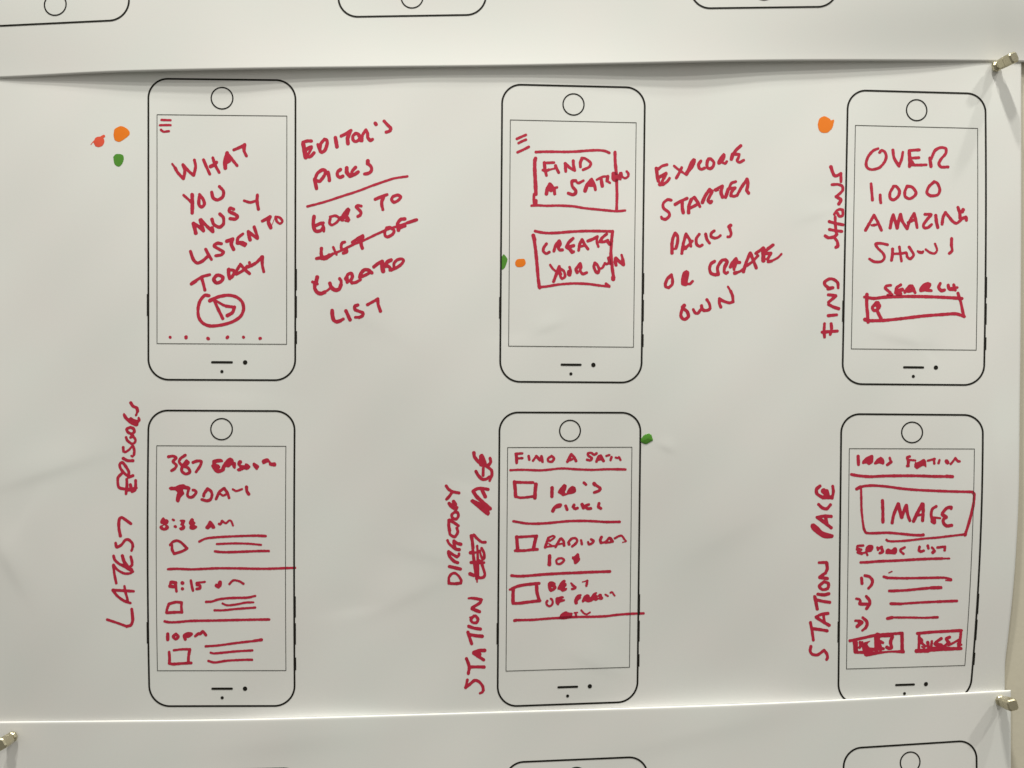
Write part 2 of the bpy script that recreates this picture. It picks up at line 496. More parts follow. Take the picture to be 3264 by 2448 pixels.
# ------------------------------------------------------------------ printed phone templates
def phone(parent, hfn, quad, label, bowl=0.0, bowr=0.0, clip=None):
    (ax, ay), (bx, by), (cx, cy), (dx, dy) = quad      # TL TR BR BL in photo px
    def mp(u, v):
        u = np.asarray(u, float); v = np.asarray(v, float)
        x = (1-u)*(1-v)*ax + u*(1-v)*bx + u*v*cx + (1-u)*v*dx
        y = (1-u)*(1-v)*ay + u*(1-v)*by + u*v*cy + (1-u)*v*dy
        bow = 4 * v * (1 - v)
        return np.stack([x + bow * (bowl * (1 - u) + bowr * u), y], 1)
    W, H = 468.5, 959.0
    def rect_path(u0, v0, u1, v1, rt, rb, n=60):
        pts = []
        def line(a, b, m):
            for i in range(m):
                t = i / m
                pts.append((a[0] + (b[0]-a[0])*t, a[1] + (b[1]-a[1])*t))
        def arc(cx_, cy_, r, a0, a1):
            for i in range(16):
                a = math.radians(a0 + (a1 - a0) * i / 16)
                pts.append((cx_ + r / W * math.cos(a), cy_ + r / H * math.sin(a)))
        line((u0 + rt/W, v0), (u1 - rt/W, v0), 40); arc(u1 - rt/W, v0 + rt/H, rt, -90, 0)
        line((u1, v0 + rt/H), (u1, v1 - rb/H), 90); arc(u1 - rb/W, v1 - rb/H, rb, 0, 90)
        line((u1 - rb/W, v1), (u0 + rb/W, v1), 40); arc(u0 + rb/W, v1 - rb/H, rb, 90, 180)
        line((u0, v1 - rb/H), (u0, v0 + rt/H), 90); arc(u0 + rt/W, v0 + rt/H, rt, 180, 270)
        p = np.array(pts); return mp(p[:, 0], p[:, 1])
    ol = ribbon_mesh("phone_outline", [(rect_path(0, 0, 1, 1, 62, 66), 5.8, True)], hfn, BLACK, parent, .075)
    ol["label"] = label
    t = np.linspace(0, 2*np.pi, 72, endpoint=False)
    ribbon_mesh("home_button_circle", [(mp(.5005 + .0735*np.cos(t), .0622 + 34.3/H*np.sin(t)), 4.2, True)], hfn, BLACK, ol, .075)
    def seg(u0, v0, u1, v1, m=60):
        s = np.linspace(0, 1, m); return mp(u0 + (u1-u0)*s, v0 + (v1-v0)*s)
    sx0, sx1, sy0, sy1 = .0588, .9414, .1192, .8800
    ribbon_mesh("screen_frame", [(seg(sx0 - .002, sy0, sx1 + .002, sy0), 2.1, False), (seg(sx1, sy0, sx1, sy1), 2.1, False),
                (seg(sx1 + .002, sy1, sx0 - .002, sy1), 2.1, False), (seg(sx0, sy1, sx0, sy0), 2.1, False)], hfn, HAIR, ol, .07)
    def capsule(u0, u1, v, r):
        a = np.linspace(-np.pi/2, np.pi/2, 9); p = []
        for x in a: p.append((u1 + r/W*np.cos(x), v + r/H*np.sin(x)))
        for x in a: p.append((u0 - r/W*np.cos(x), v - r/H*np.sin(x)))
        p = np.array(p); return mp(p[:, 0], p[:, 1])
    disc_mesh("speaker_slot", capsule(.4345, .568, .9412, 3.7), hfn, BLACK, ol, .075)
    t = np.linspace(0, 2*np.pi, 24, endpoint=False)
    disc_mesh("camera_dot", mp(.659 + 7.2/W*np.cos(t), .9412 + 7.2/H*np.sin(t)), hfn, BLACK, ol, .075)
    disc_mesh("sensor_dot", mp(.5007 + 5.2/W*np.cos(t), .972 + 5.2/H*np.sin(t)), hfn, BLACK, ol, .075)
    for (v0, v1, side, ww) in ((.7156, .788, 0, 4.2), (.6285, .700, 1, 4.2), (.7195, .792, 1, 4.2), (.836, .879, 1, 5.0)):
        u = -3.0/W if side == 0 else 1 + 3.2/W
        ribbon_mesh("side_button", [(seg(u, v0, u, v1, 12), ww, False)], hfn, BLACK, ol, .082)
    return ol

phone(mid_sheet, h_mid, ((473, 250.5), (942, 256), (941, 1212), (473, 1210)), "printed phone outline around the words WHAT YOU MUST LISTEN TO TODAY")
phone(mid_sheet, h_mid, ((1601, 268.4), (2056, 279.5), (2044.5, 1219.5), (1594, 1216.5)), "printed phone outline around the two boxes FIND A STATION and CREATE YOUR OWN")
phone(mid_sheet, h_mid, ((2703, 287), (3141, 299), (3136, 1227.5), (2685, 1224)), "printed phone outline around the words OVER 1,000 AMAZING SHOWS", bowr=4)
phone(mid_sheet, h_mid, ((474, 1308), (939.5, 1310.5), (939.5, 2250), (477, 2251)), "printed phone outline around the words 387 EPISODES TODAY", bowl=-5, bowr=-2)
phone(mid_sheet, h_mid, ((1592.5, 1314.5), (2042, 1315.5), (2031.5, 2236.5), (1586, 2252.5)), "printed phone outline around the station list", bowl=0)
phone(mid_sheet, h_mid, ((2682, 1319.5), (3133, 1323), (3091, 2229), (2672, 2244)), "printed phone outline around the framed word IMAGE, cut off by the sheet below", bowr=11)
phone(low_sheet, h_low, ((500, 2458), (965, 2448), (972, 3400), (496, 3410)), "printed phone outline at the left of the bottom sheet, almost wholly below the view")
phone(low_sheet, h_low, ((1609, 2431), (2064, 2411.5), (2068, 3360), (1606, 3380)), "printed phone outline in the middle of the bottom sheet, only its top edge in view")
phone(low_sheet, h_low, ((2689, 2386.5), (3112.5, 2359.5), (3120, 3270), (2690, 3300)), "printed phone outline at the right of the bottom sheet with its circle in view")
def phone_up(quad, label):
    phone(top_sheet, h_top, quad, label)
phone_up(((411.5, 62.5), (-58, 85), (-62, -870), (405, -900)), "printed phone outline at the left of the top sheet, cut by the picture edge")
phone_up(((1549, 46.5), (1079, 54.2), (1078, -900), (1546, -900)), "printed phone outline in the middle of the top sheet, cut by the picture edge")
phone_up(((2669, 20.8), (2203, 26.8), (2203, -900), (2668, -900)), "printed phone outline at the right of the top sheet, only its bottom edge in view")

# ------------------------------------------------------------------ handwriting
WIN = {"A1": (240, 220, 2.765), "A2": (240, 700, 2.765), "B1": (880, 340, 4.2538), "B2": (880, 670, 4.2538),
       "C1": (320, 1270, 3.45625), "C2": (320, 1640, 3.45625), "D1": (1580, 400, 4.2538), "D2": (1580, 700, 4.2538),
       "E1": (2060, 440, 4.6083), "E2": (2060, 700, 4.6083), "F1": (2540, 440, 3.45625), "F2": (2540, 800, 3.45625),
       "G1": (1360, 1400, 4.2538), "G2": (1380, 1780, 4.2538), "G3": (1380, 1680, 8.508), "S3": (1160, 1960, 3.45625),
       "H1": (1580, 1360, 4.2538), "H2": (1580, 1640, 4.2538), "I1": (2540, 1400, 3.45625), "I2": (2540, 1760, 3.45625),
       "P1": (2660, 1980, 4.6083), "T4": (2464, 0, 2.765),
       "J1": (1720, 1840, 4.8846), "J2": (2710, 1720, 3.96875), "J3": (2690, 2000, 3.175), "J4": (1720, 1695, 4.2333),
       "K1": (660, 1440, 5.2917), "K2": (500, 1640, 4.8846), "K3": (520, 1530, 4.2333), "K4": (370, 1310, 5.95),
       "J5": (1620, 1430, 3.3421), "J6": (2700, 1440, 3.3421)}
# one line: name | label | material | text;  text: @window width, strokes split by ";", "w12" sets a width for one stroke, "P" a filled shape, "H" a gap in it
INK = r'''
menu_icon | red menu icon of three dashes in the first phone | red | @A1 22 760,448 800,450 840,451; 745,495 790,494 840,494; 755,535 778,552 825,547
handwritten_word | red handwritten word WHAT | red | @A1 29 w22 855,836 880,872; 880,872 905,915 952,965!; 955,960 965,900 948,845!; 948,842 995,895 1040,935!; 1044,935 1060,860 1050,802; 1130,800 1160,870 1185,925; 1212,782 1235,850 1268,910; w34 1193,858 1225,842 1245,822; w36 1338,740 1320,810 1322,872; 1338,740 1385,800 1425,850; 1325,830 1360,808 1348,790; 1398,712 1450,690 1492,668; w36 1492,668 1487,700; 1487,690 1488,722 1508,765
handwritten_word | red handwritten word YOU | red | @A1 30 w26 955,1112 1000,1152 1032,1185; w34 1030,1108 1032,1185 1030,1268; 1095,1105 1128,1150 1138,1190 1115,1216 1090,1195 1090,1150 1095,1120; 1202,1085 1215,1135 1255,1153 1300,1125 1305,1075 1270,1035
handwritten_word | red handwritten word MUST | red | @A1 31 w36 1042,1362 1052,1400 1062,1445; 1045,1362 1090,1390 1128,1425; 1100,1330 1115,1380 1130,1425; 1108,1328 1160,1385 1212,1432; 1205,1400 1212,1420; 1205,1325 1222,1370 1270,1393 1305,1365 1305,1310 1275,1278; 1395,1235 1365,1225 1358,1255 1405,1278 1430,1300 1410,1322 1365,1318; w26 1488,1160 1540,1175 1590,1162; 1605,1110 1602,1165 1614,1235
handwritten_word | red handwritten word LISTEN | red | @A2 30 1015,280 1040,350 1075,382 1120,365 1165,325; 1150,262 1175,310 1200,350; 1288,212 1250,208 1225,232 1270,262 1305,285 1285,310 1238,318; w34 1335,190 1385,172!; w34 1388,170 1375,215 1395,262; w28 1478,125 1435,160 1425,205; w36 1430,205 1470,205 1500,215; 1465,215 1492,227; w32 1525,105 1533,150 1541,178; 1528,108 1570,140 1605,165; 1577,65 1592,110 1607,160
handwritten_word | small red handwritten word TO | red | @A1 30 1648,1340 1685,1320 1718,1302!; w34 1715,1302 1702,1345 1722,1397; w7 1728,1390 1745,1345 1762,1300; w24 1765,1303 1800,1308 1826,1340 1805,1362 1778,1345 1768,1318
handwritten_word | red handwritten word TODAY in the first phone | red | @A2 29 w34 1024,566 1060,542; 1050,545 1120,503 1185,485; 1112,512 1127,560 1142,620; w32 1245,490 1220,525 1245,558 1290,540 1300,508 1268,490 1242,492; w34 1352,440 1352,480 1362,518!; 1355,440 1398,450 1392,485 1362,518; 1378,508 1420,450 1455,395!; 1455,393 1495,440 1535,475; 1420,480 1475,450 1515,412; 1535,378 1540,400 1555,405; 1500,425 1555,402 1600,375 1645,328!; 1650,328 1648,395 1661,458
play_icon | red play triangle inside a hand drawn circle | red | @A2 30 1178,670 1140,668 1100,715 1082,785 1088,860 1125,912 1190,937 1290,928 1390,898 1458,850 1483,790 1470,725 1420,682 1350,666 1270,678 1188,708; w34 1185,715 1218,700; 1220,700 1255,780 1300,872; w24 1225,705 1300,750 1340,765; w28 1330,762 1402,772!; w32 1402,772 1385,818 1340,845
page_dot | | red | @A2 27 835,1036 837,1037
page_dot | | red | @A2 30 976,1034 976,1040
page_dot | | red | @A2 30 1168,1046 1173,1050
page_dot | | red | @A2 33 1338,1040 1343,1034
page_dot | | red | @A2 27 1481,1034 1484,1038
page_dot | | red | @A2 30 1627,1047 1631,1046
marker_dot | coral dot with a thin tail | coral | @A1 26 P 160,645 178,605 212,595 245,605 257,640 240,675 205,688 175,678; 215,612 250,592; w8 138,666 150,650 168,630
marker_dot | large orange dot left of the first phone | orange | @A1 26 P 338,565 348,528 398,503 440,515 475,545 478,578 440,612 390,642 350,628 338,592
marker_dot | green dot left of the first phone | green | @A1 26 P 334,775 360,749 415,755 428,790 412,838 380,860 346,836
handwritten_word | red handwritten word EDITOR'S | red | @B1 46 w62 368,505 385,590 402,685; 362,480 420,465 478,465; w50 395,590 440,560 478,545; 410,672 460,680 515,625; w40 480,560 455,610 425,660; w48 655,442 605,505 595,590 620,618 665,585 693,500 688,455 655,442; w40 565,512 580,560 600,610; w54 805,420 815,480 825,542; 882,398 940,370 1015,322; w54 1000,350 970,430 975,500; w46 1075,362 1042,400 1045,450 1075,472 1115,455 1140,410 1110,370 1075,362; 1165,460 1170,390 1218,315; w50 1125,395 1155,420 1150,460; 1218,315 1240,360 1245,420 1280,458 1308,442; w56 1345,225 1356,240; 1465,195 1510,245 1553,290 1540,330 1492,345
handwritten_word | red handwritten word PICKS beside the first phone | red | @B1 48 w54 525,985 538,1060 548,1108; 525,985 560,905 625,857 668,870 655,930 595,1008 548,1000; w54 705,892 718,950 722,998; 872,852 835,885 832,930 865,958 905,942; w54 958,830 960,890 1000,942; w46 1078,822 1035,870 1020,930; 1015,940 1065,918 1112,885; w58 1245,735 1242,770; 1242,765 1292,820 1290,870 1255,902 1200,912
underline | red line under PICKS | red | @B1 35 425,1352 560,1318 700,1278 900,1212 1100,1148 1300,1072 1450,1020 1600,972 1780,945
handwritten_word | red handwritten word GOES | red | @B2 48 w50 515,85 506,150 508,230 540,282 600,278 640,235; 530,212 600,180 640,172; w40 625,185 648,235 648,285; w38 865,108 805,75 733,90; w40 735,110 725,175 760,200 820,165 865,112; @B1 50 w56 975,1392 925,1455 895,1530; w50 985,1400 965,1455 925,1500; 940,1480 972,1510 975,1545; w36 945,1545 990,1532; w40 878,1500 905,1540; w44 1155,1348 1110,1338 1088,1360 1130,1402 1152,1435 1140,1470 1108,1488
handwritten_word | red handwritten word TO after GOES | red | @B1 42 w44 1345,1255 1430,1218 1505,1192; w50 1455,1225 1433,1290 1436,1350; w40 1438,1350 1448,1395; w44 1585,1215 1565,1260 1600,1295 1655,1270 1690,1225 1650,1198 1590,1215
struck_out_words | red handwritten words LIST OF, crossed out with one line | red | @B2 36 w44 548,655 600,645 650,635; 650,635 850,560 1050,465 1200,403 1350,330; 1350,330 1500,265 1650,215 1800,165; w46 1780,170 1905,130; w50 615,518 612,590 625,640; w58 620,650 680,645 720,610; w40 650,665 720,630 770,590; 775,500 800,560 820,600; w44 930,432 895,445 882,490 895,530 950,535 955,565 912,582; w46 1035,435 1100,390 1175,345!; w60 1170,360 1125,420; w52 1150,400 1155,470 1170,515; w44 1505,238 1475,295 1480,345 1515,362 1580,325 1600,275 1545,235 1500,240; w50 1745,118 1690,125 1650,180 1660,270; w60 1665,240 1705,220 1745,210
handwritten_word | red handwritten word CURATED | red | @B2 46 w56 558,908 548,950 540,985; w44 495,972 560,1000; w54 528,990 525,1060 560,1115 610,1130 660,1110; w36 640,1120 690,1090 740,1052; w54 730,990 750,1045 800,1082 855,1068 880,1010; 880,1010 882,960 862,928; w60 970,960 950,925; 950,930 975,870 1020,855 1035,900 1015,950 1025,985; w50 960,900 965,975; 1028,985 1080,978 1145,942; w50 1132,910 1155,850 1200,808 1255,812 1298,848; w48 1150,900 1200,885 1265,850; w50 1325,768 1380,725 1440,695; w60 1440,700 1440,770 1452,825; w54 1560,675 1510,700 1480,760; 1475,750 1530,765 1555,800; 1545,810 1590,795; w44 1600,785 1600,720 1645,672 1705,660 1728,685 1700,730 1640,775 1560,812
handwritten_word | red handwritten word LIST under CURATED | red | @B2 48 w54 760,1360 765,1430 780,1485 820,1512 870,1500; w42 865,1500 912,1475; w52 947,1365 978,1430 1003,1485; w46 1110,1285 1070,1300 1070,1345 1130,1372 1178,1392 1170,1430 1125,1455; w40 1135,1450 1075,1452; w44 1240,1280 1310,1242 1380,1202!; w48 1378,1205 1385,1280 1415,1368
handwritten_word | red handwritten word EPISODES written sideways | red | @C1 38 w38 335,48 360,85 400,105 410,140; w28 408,135 400,165 392,185; @K4 50 P 125,65 150,35 180,60 235,135 280,112 340,150 400,165 408,125 430,105 465,150 462,190 430,225 420,270 385,295 330,275 260,240 190,180 140,120; w58 270,308 202,345 225,400 290,430 345,392 330,335 270,308; H 240,345 275,350 312,395 290,402 252,370; w60 290,440 320,470; w52 190,500 215,560 290,620; w54 290,620 350,600 368,550 330,490 275,500; H 258,530 292,532 330,585 312,598 272,568; w56 135,688 140,765; w46 140,765 180,778 250,730 310,660; w54 320,660 345,740 340,830; w44 340,830 310,862 290,850; @C1 36 252,660 300,685 358,685; w34 320,865 265,825 222,770 213,725 240,705 270,735 310,800 312,850; 310,868 358,850; w34 232,830 195,870 192,930 205,980 250,995 300,995; w34 290,890 292,960 282,1050; 388,905 388,960 380,1005 350,1025; 330,950 340,1000; w42 300,1005 370,1010; w38 355,1000 392,985
handwritten_word | red handwritten word LATEST written sideways | red | @C2 36 335,100 280,60 235,32 208,55 203,140 220,235; w34 168,315 180,358 230,335 275,280 315,280 350,315 358,355; w28 355,350 350,380 343,398; w32 145,455 160,500 210,545 270,568; w42 242,455 262,520 310,592; w34 335,465 348,520 345,560 300,590; w30 145,555 190,610 260,648 325,648 358,628; w32 143,560 155,660 175,755; w46 250,560 290,580 340,610; w34 365,845 280,840 138,832!; w32 138,838 190,900 260,950 330,975; w30 265,790 275,850 295,920 302,960; w30 75,1158 180,1192 290,1232; 290,1232 335,1218 355,1170 353,1110 345,1042
handwritten_word | red handwritten number 387 | red | @C1 34 750,642 800,635 835,655 800,695 838,735 820,772 785,795; 935,625 885,660 868,700 905,745; w36 905,745 965,765 985,810 940,832 897,800 905,750 960,720; w42 965,705 920,730 950,690; 1020,705 1060,690 1110,692 1100,740 1055,808
handwritten_word | red handwritten word EPISODES in the fourth phone | red | @K1 40 P 85,150 105,135 170,118 240,120 270,150 262,172 165,188 150,202 195,215 225,248 222,270 207,290 232,288 255,230 300,165 350,112 400,98 445,130 455,165 485,180 490,220 480,280 460,288 430,260 415,225 370,262 315,262 295,320 240,350 180,362 130,335 90,280 68,235 85,205; P 515,165 545,140 580,145 595,180 570,215 630,225 640,200 670,195 710,220 733,255 700,295 660,308 630,298 570,325 530,332 500,305 510,285 545,262 510,215; P 790,178 820,195 860,220 880,255 840,308 800,275 768,225 770,195; P 918,155 940,130 1000,108 1040,120 1085,178 1140,175 1170,205 1160,245 1130,248 1080,242 1045,225 1030,180 955,210 930,195
handwritten_word | red handwritten word TODAY in the fourth phone | red | @K3 42 P 75,110 95,90 160,88 220,62 280,57 305,72 350,85 372,115 330,130 270,128 285,185 240,235 220,290 200,303 170,280 180,200 190,170 160,140 100,138; w40 345,120 328,200 352,232 400,225 445,170 430,140 402,135; w46 600,120 555,180 547,215; w42 600,118 645,150 660,200 640,260 590,280 522,262; 715,255 760,160 820,112!; 825,112 865,170 890,240; w34 775,190 810,210 855,190; w32 940,125 990,148 1065,122; w46 1125,95 1130,150 1155,190
handwritten_word | red handwritten time 8:38 AM | red | @K2 36 P 60,85 85,50 110,45 130,70 165,75 185,105 175,140 155,155 180,175 190,205 170,235 120,252 70,240 42,210 45,180 75,165 100,158 60,140 50,110; H 90,182 118,165 132,190 112,207 98,197; P 228,75 240,62 270,68 287,90 265,107 240,95; P 258,180 280,162 310,175 315,200 290,212 265,200; P 350,95 370,78 425,80 445,100 425,155 445,190 430,230 380,248 347,225 350,205 385,190 380,170 362,160 375,120; P 500,110 520,75 545,55 575,70 580,100 602,130 590,160 628,180 625,205 590,232 545,238 510,220 505,185 515,170 495,135; P 820,90 850,105 890,155 912,205 890,222 860,220 840,200 800,232 755,215 755,190 785,150 805,110; w42 965,145 990,150 1015,100; w36 1015,98 1075,135 1125,92 1160,105 1185,170
play_icon | red hand drawn rounded triangle under 8:38 AM | red | @C2 32 770,335 800,300 845,288 890,308 955,372!; 955,375 900,405 812,432!; 812,432 790,385 788,335 770,330
text_lines | three red scribbled lines beside the rounded triangle | red | @C2 28 1088,298 1160,265 1260,252 1400,243 1600,235 1740,232; w32 1740,233 1820,237; w26 1282,325 1400,320 1500,318 1640,322 1770,334; w30 1262,405 1310,412 1400,415 1600,408 1750,402 1855,402
divider_line | red divider line that runs out over the fourth phone's right edge | red | @C2 29 745,602 850,598 1000,604 1150,598 1300,592 1500,593 1700,597 1850,597 2000,592 2145,587
handwritten_word | red handwritten time 4:15 PM | red | @C2 34 775,745 765,790; w40 790,745 830,752; 828,755 832,800 838,845; w40 765,790 810,795; w40 902,753 905,755; w38 903,818 905,819; w32 997,728 1008,790 1020,838; w26 1150,742 1100,748 1060,752 1065,775; 1065,775 1098,782 1095,812 1062,820; w48 1318,748 1312,780; w46 1280,782 1300,795; w28 1422,765 1465,725 1530,735 1575,762
square_icon | small red hand drawn square under 4:15 PM | red | @C2 33 755,985 735,1040 728,1080; 755,985 830,965 895,970!; 895,972 892,1020 898,1078; 730,1083 820,1077 900,1076
text_lines | three red scribbled lines beside the small square | red | @C2 29 1165,962 1230,958 1300,935 1400,922 1500,918 1620,915 1705,897; w26 1345,980 1400,1000 1500,990 1600,970 1685,967; w27 1258,1055 1350,1055 1500,1040 1705,1025
divider_line | red divider line under the small square | red | @C2 30 708,1177 760,1187 850,1185 1000,1172 1250,1168 1500,1162 1700,1158 1860,1156
handwritten_word | red handwritten time 10 PM | red | @C2 34 w38 742,1315 742,1378; w36 830,1318 803,1345 830,1372 858,1345 832,1318; w36 935,1375 925,1335 955,1312 1005,1315 970,1342 945,1342; w34 1045,1340 1080,1312 1100,1315 1130,1290 1162,1328
square_icon | larger red hand drawn square under 10 PM with an open corner | red | @C2 33 757,1515 762,1580 760,1640; w28 810,1495 900,1485 985,1485!; w36 985,1487 972,1560 968,1630; 757,1640 800,1648 880,1642 1000,1635
text_lines | three red scribbled lines beside the open square | red | @C2 28 1160,1452 1300,1442 1500,1415 1700,1392; w34 1690,1392 1775,1380; 1215,1522 1250,1530 1350,1522 1500,1507 1675,1497; 1190,1613 1260,1630 1400,1610 1600,1600 1670,1600
menu_icon | red menu icon of three slanted dashes in the second phone | red | @D1 38 288,180 350,152 410,127; 310,238 360,212 410,192; w40 298,362 370,330 448,290
hand_drawn_box | red hand drawn box around FIND A STATION | red | @D1 38 545,360 650,355 800,355 950,357 1100,352 1250,340 1390,335 1480,345 1540,370; w50 540,445 532,480; w54 530,470 530,600 540,800 545,930; w42 520,930 518,1000 525,1070; w54 545,1020 540,1060; w36 485,1087 560,1082 700,1088 850,1085 1050,1095 1200,1120 1350,1135 1500,1150 1640,1162 1755,1152; w46 1618,362 1620,480 1635,650; w42 1640,740 1645,950 1642,1060 1640,1155
handwritten_word | red handwritten word FIND in the second phone | red | @D1 44 w50 660,505 668,600; 670,600 688,675; w38 670,507 730,505 790,502; w42 640,605 680,615 720,600; w30 700,607 800,582; 812,545 830,590 855,638; 942,515 950,620; 942,515 1010,575 1072,608; w46 1052,480 1055,540 1070,605; w46 1150,560 1148,500 1172,445; w40 1165,442 1220,450 1290,510 1262,565 1185,600
handwritten_word | red handwritten words A STATION running over the box | red | @D1 46 w54 735,795 700,865 688,925; 740,795 790,860 800,925; w70 735,850 750,870; w34 770,855 832,838; w36 1190,747 1120,780 1085,748!; 1085,748 1035,755 1040,825 1085,880 1080,920 1045,938 985,918; w46 1300,728 1240,800; w54 1240,800 1212,885; 1300,728 1340,810 1352,870; w60 1270,800 1310,805; w34 1370,735 1450,695 1520,690; w50 1430,720 1445,820; 1520,690 1510,750; w34 1510,750 1550,778; P 1570,640 1590,625 1640,640 1670,670 1675,730 1640,765 1590,755 1568,715; w40 1690,645 1680,690 1690,725; w36 1705,645 1715,690 1755,715 1795,690 1798,650 1775,622
hand_drawn_box | red hand drawn box around CREATE YOUR OWN | red | @D2 40 535,155 600,170 700,182 850,178 1000,165 1200,155 1400,155 1580,160; w56 510,215 525,270; w48 515,225 540,400 560,600 575,780 590,905; w54 592,905 596,920; w37 600,915 700,905 850,880 1050,865 1250,872 1400,892 1540,907; w38 1495,868 1540,900; w46 1585,160 1570,300 1560,500; w46 1565,480 1580,650 1598,780; w62 1594,785 1593,805
handwritten_word | red handwritten word CREATE in the second phone | red | @D2 42 688,328 655,375 645,425 685,460 728,440; w46 790,425 812,350 860,290!; w48 862,290 875,330 850,375 868,410 905,410; w46 1048,255 990,310 960,370; w40 965,380 1000,400; w50 990,370 1058,352; w52 1000,390 1035,440; w44 1035,445 1056,435; w42 1125,415 1140,330 1170,270!; 1172,270 1210,340 1252,398; w40 1145,365 1200,352; w46 1250,290 1320,262 1378,230; w40 1375,240 1372,300 1392,365; w44 1505,195 1450,240 1415,290; w42 1410,300 1470,300 1520,280; w56 1530,310 1550,330
handwritten_word | red handwritten word YOUR | red | @D2 42 w36 740,615 770,660 815,700; w46 862,635 825,735 785,840; w40 870,680 872,750 898,798 940,770 925,700 880,665; w50 860,700 880,740; w38 1003,645 1018,700 1010,750; P 968,690 1000,680 1030,720 1020,768 990,770 965,745; w50 1105,715 1092,670 1145,600; w42 1145,595 1160,640 1145,690 1180,735 1235,718
handwritten_word | red handwritten word OWN crossing the box edge | red | @D2 44 1345,588 1332,640 1358,705 1388,718 1402,670 1375,610 1345,588; w34 1400,665 1445,655 1480,590; w38 1480,590 1505,602 1545,580; w46 1530,520 1550,590; w50 1628,525 1622,570 1632,615; w46 1632,520 1680,570 1732,612; w38 1708,480 1725,540; w50 1722,540 1735,605
marker_dot | green dot on the left edge of the second phone | green | @D2 26 P 108,465 140,500 160,540 145,600 122,655 92,678 66,665 60,610 70,530
marker_dot | small orange dot inside the second phone | orange | @D2 26 P 264,580 288,540 340,532 385,532 407,575 398,612 360,640 292,642 268,612
handwritten_word | red handwritten word EXPLORE | red | @E1 50 w54 148,445 160,540 178,630; w44 165,465 230,412 305,390; w46 190,580 240,545 290,515; w50 290,520 260,590; w56 215,560 270,560; w44 250,600 215,680; w60 200,680 250,675; w46 245,685 310,635 342,590; w40 410,410 470,460 530,500; w46 520,435 480,520 442,585; P 690,292 728,310 725,365 690,440 640,500 605,555 575,545 560,515 600,450 640,350; w30 530,500 590,545; w48 802,337 770,385 778,440 815,458 855,440; w46 912,305 895,380 900,435 945,448 985,410 992,355 950,308 912,305; w46 895,330 890,400; P 1135,215 1165,240 1162,290 1135,345 1080,390 1045,380 1045,340 1085,270; w42 1120,360 1160,372 1182,345; w50 1388,112 1320,175 1270,240; w58 1270,240 1250,310; w50 1300,235 1365,240; w44 1365,240 1355,285 1335,330 1370,356 1432,325
handwritten_word | red handwritten word STARTER | red | @E1 46 365,912 310,905 250,960 255,1030 330,1090 338,1145 285,1192 230,1180; w42 228,1180 222,1160; w48 425,975 500,930 600,885; w54 528,940 530,1030 543,1095; w54 622,1095 625,1000 660,905; 660,905 700,868!; w50 708,872 760,950 788,1005; w46 640,1030 700,1000 770,960; w54 825,945 865,850 930,758!; w50 930,758 965,785 930,860 908,915 940,948 958,930; w42 1005,760 1120,702; w40 1020,770 1050,760; w54 1115,710 1098,800 1120,865; w44 1313,640 1250,665 1205,760; w54 1205,750 1165,870; w50 1235,740 1305,732; 1305,735 1255,790 1240,845; w46 1240,845 1290,855 1335,840; w48 1335,840 1400,720 1480,608!; w54 1480,605 1492,680 1475,770; w50 1475,770 1503,808
handwritten_word | red handwritten word PACKS in the middle | red | @E2 50 w56 378,490 378,350; w50 380,340 392,270 425,200!; 430,200 462,250 458,340 435,422; w34 405,430 440,425; w50 522,495 545,350 585,212!; w46 585,212 640,300 655,390; w42 560,430 600,395 680,312; w50 560,400 580,420; w46 778,215 735,280 740,360 785,392 822,372; w48 872,212 892,290 930,345; w46 998,165 955,200 955,250 1005,272; w40 1005,272 1050,262 1090,232; w54 1238,85 1215,105; w46 1215,105 1235,160 1247,205 1230,248 1198,252
handwritten_word | red handwritten word OR | red | @E2 48 w52 370,812 310,870 280,940; 280,940 285,985 330,1000; w46 330,1000 380,950 385,880 370,815; P 590,738 630,765 630,815 612,900 600,970 550,975 512,950 512,860 540,770; w42 600,945 645,942 680,905
handwritten_word | red handwritten word CREATE right of OR | red | @E2 46 w50 1003,612 950,650 930,720 950,785 1005,808 1060,805; w50 1058,800 1048,700 1110,600 1165,590!; w54 1165,590 1188,620 1155,690; w50 1150,700 1145,765 1175,790; 1175,790 1198,772; w54 1318,575 1265,640 1235,695; w50 1260,640 1372,628; w54 1330,600 1290,700; 1285,700 1290,735; w40 1300,788 1380,758 1440,715; w58 1300,785 1320,780; w50 1428,765 1460,650 1525,490!; w50 1530,490 1570,590 1615,708; w44 1480,675 1560,615 1640,530; w48 1610,495 1720,415; w66 1720,430 1720,600; w54 1862,372 1790,425; 1790,425 1740,480; w50 1740,500 1830,492; 1830,500 1780,580; w46 1790,618 1840,608; w36 1830,612 1930,560 1985,505
handwritten_word | red handwritten word OWN beneath OR CREATE | red | @E2 46 w62 558,1262 535,1285; w50 530,1300 508,1400 530,1450 570,1463 620,1420 600,1350 550,1310; w46 690,1320 720,1370 760,1372 800,1320!; w50 812,1265 820,1310 850,1335; w46 850,1335 905,1330 938,1300 925,1230 890,1175; w48 1075,1165 1075,1230 1095,1282; w48 1075,1160 1130,1195 1220,1222 1275,1205; w46 1275,1205 1268,1120 1240,1050; w36 1240,1050 1200,985
handwritten_word | red handwritten word OVER | red | @F1 33 895,115 840,140 785,205 763,280 778,328 830,347 910,325 965,265 985,205 970,155 935,135 912,158; w36 1058,132 1072,220 1125,308!; 1125,308 1155,230 1168,155; w38 1238,140 1242,220 1242,312; w34 1238,137 1300,132 1348,130; 1240,222 1345,216; w50 1262,265 1272,285; 1270,297 1350,297 1425,294; w38 1466,220 1478,312; w34 1482,225 1520,140 1580,105 1640,115 1640,170 1590,230 1565,280 1590,318 1665,318
